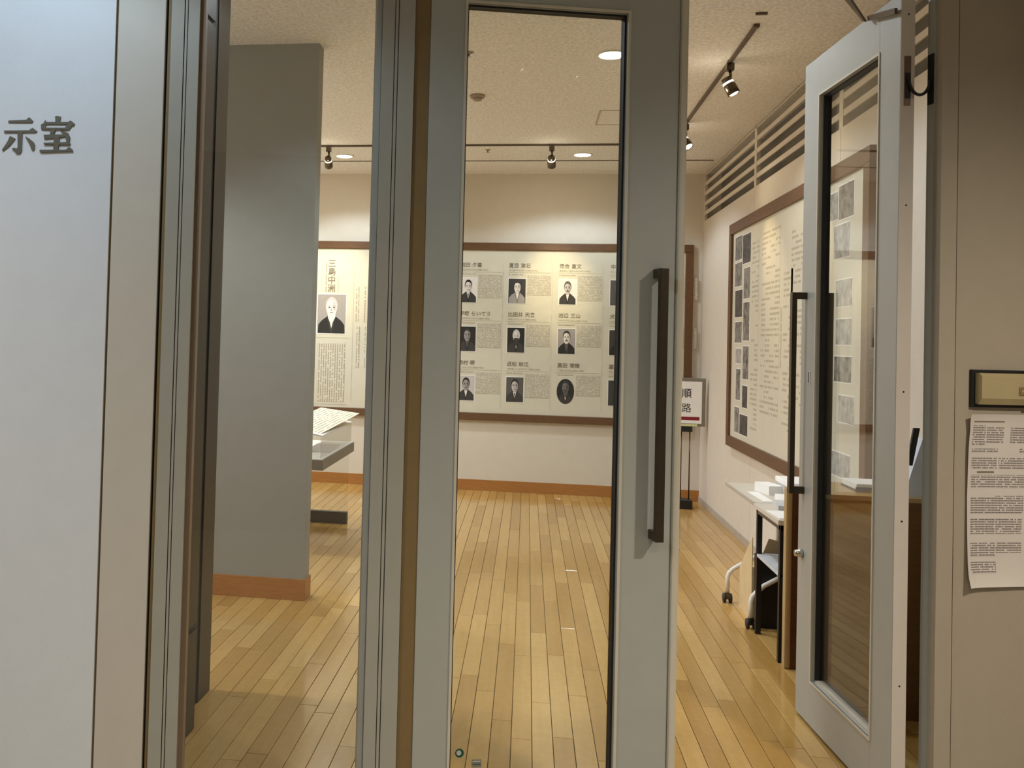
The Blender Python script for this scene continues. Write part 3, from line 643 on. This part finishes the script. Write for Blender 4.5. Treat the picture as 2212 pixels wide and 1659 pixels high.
o = bx('trim_8', (XL, 8.305, ZC - 0.006), (XR - 0.05, 8.317, ZC), 'track'); tag(o, 'thin brown slot line across the ceiling close to the far wall', 'trim', kind='structure')
def spotlight(loc, target, label, energy, can_r=0.036, L_=0.085):
    x, y, z = loc
    t = thing('track_spotlight', label, 'spotlight', (x, y, z), group='track spotlights')
    bx('adapter', (-0.022, -0.022, -0.060), (0.022, 0.022, -0.016), 'lamp_metal', t, bevel=0.004)
    piv = Vector((0, 0, -0.120)); d = (Vector(target) - Vector((x, y, z)) - piv).normalized()
    tube('arm', [(0, 0, -0.058), (0.004, 0, -0.085), piv], 0.009, 'lamp_metal', t, 10)
    q = d.to_track_quat('Z', 'Y')
    h = lathe('lamp_can', [(0.008, -0.055), (can_r * 0.75, -0.050), (can_r * 0.85, -0.030), (can_r * 0.85, -0.006), (can_r * 0.98, 0.0), (can_r, 0.03), (can_r, L_ - 0.03), (can_r - 0.003, L_ - 0.03), (can_r - 0.008, L_ - 0.045)], 'lamp_metal', t, capped=False)
    off = piv + Vector((0, 0, -0.028)); h.location = off; h.rotation_mode = 'QUATERNION'; h.rotation_quaternion = q
    g = lathe('lamp_face', [(can_r - 0.004, L_ - 0.036), (can_r * 0.5, L_ - 0.026), (0, L_ - 0.024)], 'spot_glow', h, capped=False)
    lathe('cooling_slot', [(can_r * 0.86, -0.024), (can_r * 0.90, -0.018), (can_r * 0.86, -0.012)], 'slot_glow', h, capped=False)
    lamp('leak_lamp', 'POINT', Vector((x, y, z - 0.19)) - Vector((d.x, d.y, 0)).normalized() * 0.085, P_LEAK, WARMW, size=0.02, parent=t)  # added point lamp for stray light from the can's vents, lightens the ceiling
    p = Vector((x, y, z)) + off + d * (L_ - 0.005)
    lamp('spot_lamp', 'SPOT', p, energy, WARM, size=0.02, spot=math.radians(34), blend=1.0, target=target, parent=t)
    lamp('spill_lamp', 'SPOT', p, energy * 0.15, WARMW, size=0.02, spot=math.radians(110), blend=1.0, target=target, parent=t)
spotlight((-1.771, 7.62, ZC), (-1.93, D, 2.02), 'spotlight on the cross track at left, aimed at the board of the white-bearded man', P_SPOT)
spotlight((0.166, 7.62, ZC), (0.27, D, 2.03), 'spotlight on the cross track at centre, aimed at the small portraits', P_SPOT)
spotlight((1.14, 5.42, ZC), (XR, 5.40, 2.05), 'spotlight on the right-hand track, nearest the open door', P_SPOT * 0.75)
spotlight((1.14, 6.90, ZC), (XR, 6.3, 1.9), 'spotlight on the right-hand track, farther one half hidden by the door edge', P_SPOT * 0.45)
t = thing('sprinkler_head', 'small sprinkler head on the ceiling beside the closed door stile', 'sprinkler', (-0.379, 5.168, ZC))
lathe('rosette', [(0.028, 0), (0.028, -0.003), (0.012, -0.010)], 'vent_grey', t); lathe('deflector', [(0.006, -0.010), (0.006, -0.028), (0.018, -0.029), (0.018, -0.031)], 'chrome', t)
t = thing('smoke_detector', 'grey ceiling detector left of the ceiling hatch', 'detector', (-0.38, 6.09, ZC))
lathe('base', [(0.052, 0), (0.052, -0.012), (0.046, -0.018)], 'vent_grey', t); lathe('sensor_dome', [(0.034, -0.018), (0.030, -0.034), (0.012, -0.040), (0.0, -0.040)], 'vent_grey', t)
t = thing('sprinkler_head', 'tiny sprinkler head between the two ceiling lines', 'sprinkler', (-0.385, 7.828, ZC))
lathe('rosette', [(0.024, 0), (0.024, -0.003), (0.010, -0.010)], 'vent_grey', t); lathe('deflector', [(0.006, -0.010), (0.006, -0.024), (0.014, -0.025), (0.014, -0.027)], 'vent_grey', t)
t = thing('ceiling_hatch', 'square inspection hatch outline in the ceiling right of centre', 'hatch', (0.475, 6.52, ZC))
for lo, hi in (((0, 0), (0.45, 0.012)), ((0, 0.428), (0.45, 0.44)), ((0, 0.012), (0.012, 0.428)), ((0.438, 0.012), (0.45, 0.428))):
    bx('frame_edge', (lo[0], lo[1], -0.003), (hi[0], hi[1], 0), 'skirting_grey', t)
bx('hatch_panel', (0.014, 0.014, -0.0015), (0.436, 0.426, 0), 'ceiling_board', t)
o = bx('ceiling_anchor', (-0.028, -0.006, -0.012), (0.028, 0.006, 0), 'track', loc=(1.124, 4.644, ZC)); tag(o, 'short dark bar on the ceiling at the near end of the right-hand track', 'ceiling fitting')
# corridor lights (ceiling fittings, some mirrored in the glass, some added as unseen fill)
def corr(s, t_, energy, color, label, spot=2.4, r=0.07, blend=0.3):
    p = T(s, t_, 2.9); return downlight(p.x, p.y, label, energy, color, spot=spot, z=2.9, grp='corridor ceiling downlights', r=r, blend=blend)
corr(-1.25, -0.75, P_COOL, (0.62, 0.82, 1.0), 'cool corridor downlight close to the lettered wall', 2.6)
corr(1.9, -1.9, P_CORR, (1.0, 0.92, 0.79), 'warm corridor downlight before the notice wall', 2.75, blend=0.8)
corr(-2.3, -1.5, P_WALL, NEUT, 'unseen warm fill downlight added far left along the lettered wall', 2.7, blend=0.8)  # added fill to brighten the lettered wall and beige strip
corr(0.23, -2.7, P_FRONT, (1.0, 0.89, 0.70), 'unseen warm fill downlight added in the middle of the corridor, facing the mullion', 2.3, r=0.10, blend=1.0)  # added fill for the corridor side, its reflection kept off the glass
corr(0.62, -1.74, 3, WARMW, 'small corridor downlight mirrored at the left in the door glass', r=0.014)
corr(0.93, -1.80, 3, WARMW, 'small corridor downlight mirrored at the right in the door glass', r=0.014)
# ------------------------------------------------------------------ display case behind the partition
dc = thing('display_case', 'low glass display case with a sloping text panel, behind the partition', 'display case', (-1.40, 7.04, 0))
bx('base_plate', (-0.72, 0, 0), (-0.004, 0.05, 0.092), 'base_dark', dc, bevel=0.002)
bx('glass_leg', (-0.72, 0.014, 0.092), (-0.004, 0.024, 0.577), 'case_glass', dc)
bx('base_plate', (-0.72, -1.0, 0), (-0.35, -0.95, 0.092), 'base_dark', dc, bevel=0.002)
bx('glass_leg', (-0.72, -0.98, 0.092), (-0.35, -0.97, 0.577), 'case_glass', dc)
bx('tray', (-0.74, -1.05, 0.577), (0.030, 0.06, 0.650), 'slab_grey', dc, bevel=0.003)
bx('tray_lining', (-0.73, -1.04, 0.650), (0.022, 0.05, 0.655), 'paper_white', dc)
bx('glass_side', (0.004, -1.03, 0.655), (0.010, 0.04, 0.800), 'case_glass', dc)
bx('glass_end', (-0.72, 0.034, 0.655), (0.004, 0.040, 0.800), 'case_glass', dc)
sp_ = prism('text_panel', [(0.014, 0.804), (0.014, 0.816), (-0.36, 0.886), (-0.36, 0.874)], -1.03, 0.04, 'paper_white', dc)
sh_ = sheet('panel_text', 0.96, 0.33, 0.001, 'txt_case', dc, (-0.004, -1.0, 0.8205), (0, 0, 0))
ang = math.atan2(0.07, 0.374)
sh_.matrix_local = Matrix.Translation((-0.01, -0.99, 0.8215)) @ Matrix(((0, 0, -math.cos(ang), 0), (1, 0, 0, 0), (0, -1, math.sin(ang), 0), (0, 0, 0, 1)))
def flat_paper(name, label, cat, lo, hi, m, rz=0.0, group=None, th=0.004):
    o = bx(name, (-(hi[0] - lo[0]) / 2, -(hi[1] - lo[1]) / 2, 0), ((hi[0] - lo[0]) / 2, (hi[1] - lo[1]) / 2, th), m)
    o.location = ((lo[0] + hi[0]) / 2, (lo[1] + hi[1]) / 2, lo[2]); o.rotation_euler = (0, 0, rz)
    return tag(o, label, cat, group)
flat_paper('exhibit_document', 'pale exhibit document lying in the display case tray', 'document', (-1.60, 6.35, 0.656), (-1.42, 6.85, 0), 'paper_grey', 0.05)
# ------------------------------------------------------------------ route sign
sg = thing('route_sign', 'white stand sign reading 順路 with a dark red bar, in the far right corner', 'sign', (1.472, 8.58, 0))
bx('base_block', (-0.075, -0.06, 0), (0.062, 0.10, 0.08), 'black', sg, bevel=0.004)
for x in (-0.036, 0.040): tube('pole', [(x, 0.02, 0.08), (x, 0.02, 0.78)], 0.006, 'lamp_metal', sg, 10)
bx('clamp', (-0.072, -0.006, 0.706), (0.058, 0.04, 0.760), 'black', sg, bevel=0.002)
bx('panel_back', (-0.170, 0.0, 0.758), (0.172, 0.035, 1.204), 'slab_grey', sg, bevel=0.004)
bx('panel_face', (-0.146, -0.004, 0.784), (0.138, 0.001, 1.172), 'paper_white', sg)
text('sign_text', '順', 0.092, 'ink', sg, (-0.046, -0.0046, 1.030), bold=0.0008); text('sign_text', '路', 0.092, 'ink', sg, (-0.046, -0.0046, 0.893))
bx('red_bar', (-0.110, -0.0052, 0.815), (0.118, -0.004, 0.846), 'red_print', sg); bx('lower_strip', (-0.150, -0.006, 0.758), (0.100, 0.0, 0.780), 'yellow_strip', sg)
# ------------------------------------------------------------------ furniture along the right wall
ct = thing('shelf_table', 'narrow table with black legs and a lower shelf, covered in papers by the right wall', 'table', (1.44, 4.74, 0))
bx('tabletop', (-0.235, -0.245, 0.655), (0.222, 0.225, 0.680), 'table_top', ct, bevel=0.003)
bx('apron', (-0.222, -0.232, 0.630), (0.21, 0.212, 0.655), 'base_dark', ct)
bx('shelf', (-0.222, -0.232, 0.405), (0.21, 0.212, 0.420), 'paper_grey', ct, bevel=0.002)
for x in (-0.222, 0.19):
    for y in (-0.232, 0.190): bx('leg', (x, y, 0), (x + 0.026, y + 0.026, 0.655), 'black', ct, bevel=0.002)
ft = thing('folding_table', 'thin-topped table on bent white tube legs with castors, behind the black-legged table', 'table', (1.44, 5.32, 0))
bx('tabletop', (-0.225, -0.335, 0.662), (0.222, 0.355, 0.678), 'table_top', ft, bevel=0.003)
bx('edge_band', (-0.229, -0.335, 0.660), (-0.225, 0.355, 0.680), 'skirting_grey', ft)
for y, xo in ((0.18, 0.0), (-0.30, 0.018)):
    lg = tube('leg', [(-0.243 + xo, y, 0.055), (-0.243 + xo, y, 0.145), (-0.236 + xo, y, 0.172), (-0.215 + xo, y, 0.196), (-0.16, y, 0.232), (0.02, y, 0.34), (0.03, y, 0.40), (0.03, y, 0.66)], 0.0125, 'white_paint', ft, 12)
    tube('leg', [(0.20, y, 0.055), (0.20, y, 0.17), (0.16, y, 0.22), (0.03, y, 0.33)], 0.0125, 'white_paint', ft, 12)
    for x in (-0.243 + xo, 0.20):
        cs = bx('caster_fork', (x - 0.012, y - 0.02, 0.022), (x + 0.012, y + 0.02, 0.060), 'lamp_metal', ft, bevel=0.003)
        for dx in (-0.017, 0.017):
            wl = lathe('wheel', [(0.004, -0.007), (0.026, -0.007), (0.027, 0.0), (0.026, 0.007), (0.004, 0.007)], 'rubber', cs, seg=20); wl.location = (x + dx, y, 0.027); wl.rotation_euler = (0, math.pi / 2, 0)
cb_ = thing('cardboard_box', 'open cardboard box with raised flaps under the folding table', 'box', (1.43, 5.27, 0))
for nm, lo, hi in (('side', (-0.185, -0.13, 0), (-0.181, 0.15, 0.235)), ('side', (0.17, -0.13, 0), (0.174, 0.15, 0.235)), ('side', (-0.181, -0.13, 0), (0.17, -0.126, 0.235)), ('side', (-0.181, 0.146, 0), (0.17, 0.15, 0.235)), ('bottom', (-0.181, -0.126, 0), (0.17, 0.146, 0.004))):
    bx(nm, lo, hi, 'cardboard', cb_)
prism('flap', [(-0.129, 0.235), (0.149, 0.235), (-0.03, 0.385), (-0.129, 0.46)], -0.185, -0.181, 'cardboard', cb_, axis='x')
prism('flap', [(-0.18, 0.235), (0.17, 0.235), (0.17, 0.40), (-0.10, 0.46)], -0.134, -0.130, 'cardboard', cb_, axis='y')
bk = thing('black_crate', 'black open crate on the floor between the table legs', 'crate', (1.452, 5.085, 0))
for lo, hi in (((-0.20, -0.045, 0), (-0.194, 0.035, 0.38)), ((0.19, -0.045, 0), (0.196, 0.035, 0.38)), ((-0.194, -0.045, 0), (0.19, -0.039, 0.38)), ((-0.194, 0.029, 0), (0.19, 0.035, 0.38))):
    bx('side', lo, hi, 'black', bk)
bx('bottom', (-0.194, -0.039, 0), (0.19, 0.029, 0.006), 'black', bk)
bx('contents', (-0.19, -0.036, 0.006), (0.186, 0.027, 0.34), 'black', bk, bevel=0.01)
eb = thing('end_board', 'dark brown upright board with a rounded beige edge, against the near end of the table', 'board', (1.222, 4.45, 0))
bx('panel', (0.022, -0.022, 0.0), (0.44, 0.022, 0.842), 'brown_panel', eb, bevel=0.002)
bx('rounded_edge', (0.0, -0.024, 0.0), (0.030, 0.024, 0.847), 'beige_edge', eb, bevel=0.010)
cn = thing('reception_counter', 'low brown counter seen through the open door glass', 'counter', (1.20, 3.92, 0))
prism('body', [(0.008, 0.006), (0.455, 0.006), (0.455, 0.37), (0.19, 0.37)], 0.0, 0.884, 'brown_counter', cn, axis='z')
prism('countertop', [(0.0, 0.0), (0.462, 0.0), (0.462, 0.378), (0.184, 0.378)], 0.884, 0.902, 'beige_edge', cn, axis='z')
# things lying on table, counter
flat_paper('paper_sheet', 'white paper sheet at the near edge of the black-legged table', 'paper', (1.215, 4.53, 0.6805), (1.40, 4.74, 0), 'paper_white', 0.03, th=0.003)
flat_paper('paper_sheet', 'pale grey heap of papers in the middle of the black-legged table', 'paper', (1.29, 4.76, 0.6805), (1.50, 4.95, 0), 'paper_grey', -0.12, th=0.022)
flat_paper('paper_sheet', 'narrow white leaflet on the thin-topped table', 'paper', (1.265, 5.02, 0.6785), (1.32, 5.34, 0), 'paper_white', 0.02, th=0.002)
flat_paper('paper_stack', 'small stack of pale leaflets on the thin-topped table', 'paper stack', (1.335, 5.26, 0.6785), (1.42, 5.42, 0), 'paper_white', 0.25, th=0.050)
flat_paper('paper_sheet', 'loose grey-white sheet between the leaflet stack and the lidded box', 'paper', (1.36, 4.99, 0.6785), (1.47, 5.13, 0), 'paper_white', 0.1, th=0.030)
bxo = thing('white_box', 'white lidded box at the wall end of the thin-topped table', 'box', (1.515, 5.25, 0.6785))
bx('body', (-0.085, -0.14, 0), (0.085, 0.14, 0.070), 'paper_grey', bxo, bevel=0.003); bx('lid', (-0.09, -0.145, 0.064), (0.09, 0.145, 0.092), 'paper_white', bxo, bevel=0.004)
tr2 = thing('letter_tray', 'white letter tray on the counter behind the door glass', 'tray', (1.46, 4.12, 0.902))
bx('bottom', (-0.07, -0.09, 0), (0.09, 0.09, 0.008), 'base_dark', tr2); bx('rim', (-0.07, -0.095, 0.008), (0.09, -0.088, 0.02), 'black', tr2); bx('papers', (-0.066, -0.086, 0.008), (0.086, 0.088, 0.034), 'paper_white', tr2, bevel=0.003)
cp = thing('card_stand', 'small white card stand on the counter behind the door glass', 'card stand', (1.575, 4.10, 0.902))
prism('card', [(-0.02, 0), (0.012, 0), (0.012, 0.062), (-0.008, 0.066), (-0.02, 0.05)], -0.02, 0.02, 'paper_white', cp); bx('foot', (-0.024, -0.024, 0), (0.016, 0.024, 0.006), 'paper_white', cp)
st = thing('leaflet_holder', 'pale blue holder with a black slanting bar, seen through the hinge gap', 'holder', (1.615, 4.0, 0.902))
prism('pocket', [(-0.058, 0), (0.028, 0), (0.030, 0.24), (0.012, 0.24), (-0.03, 0.10)], -0.03, 0.03, 'blue_clear', st)
prism('black_bar', [(-0.054, 0.13), (-0.032, 0.13), (-0.005, 0.285), (-0.028, 0.285)], -0.045, -0.032, 'black', st)
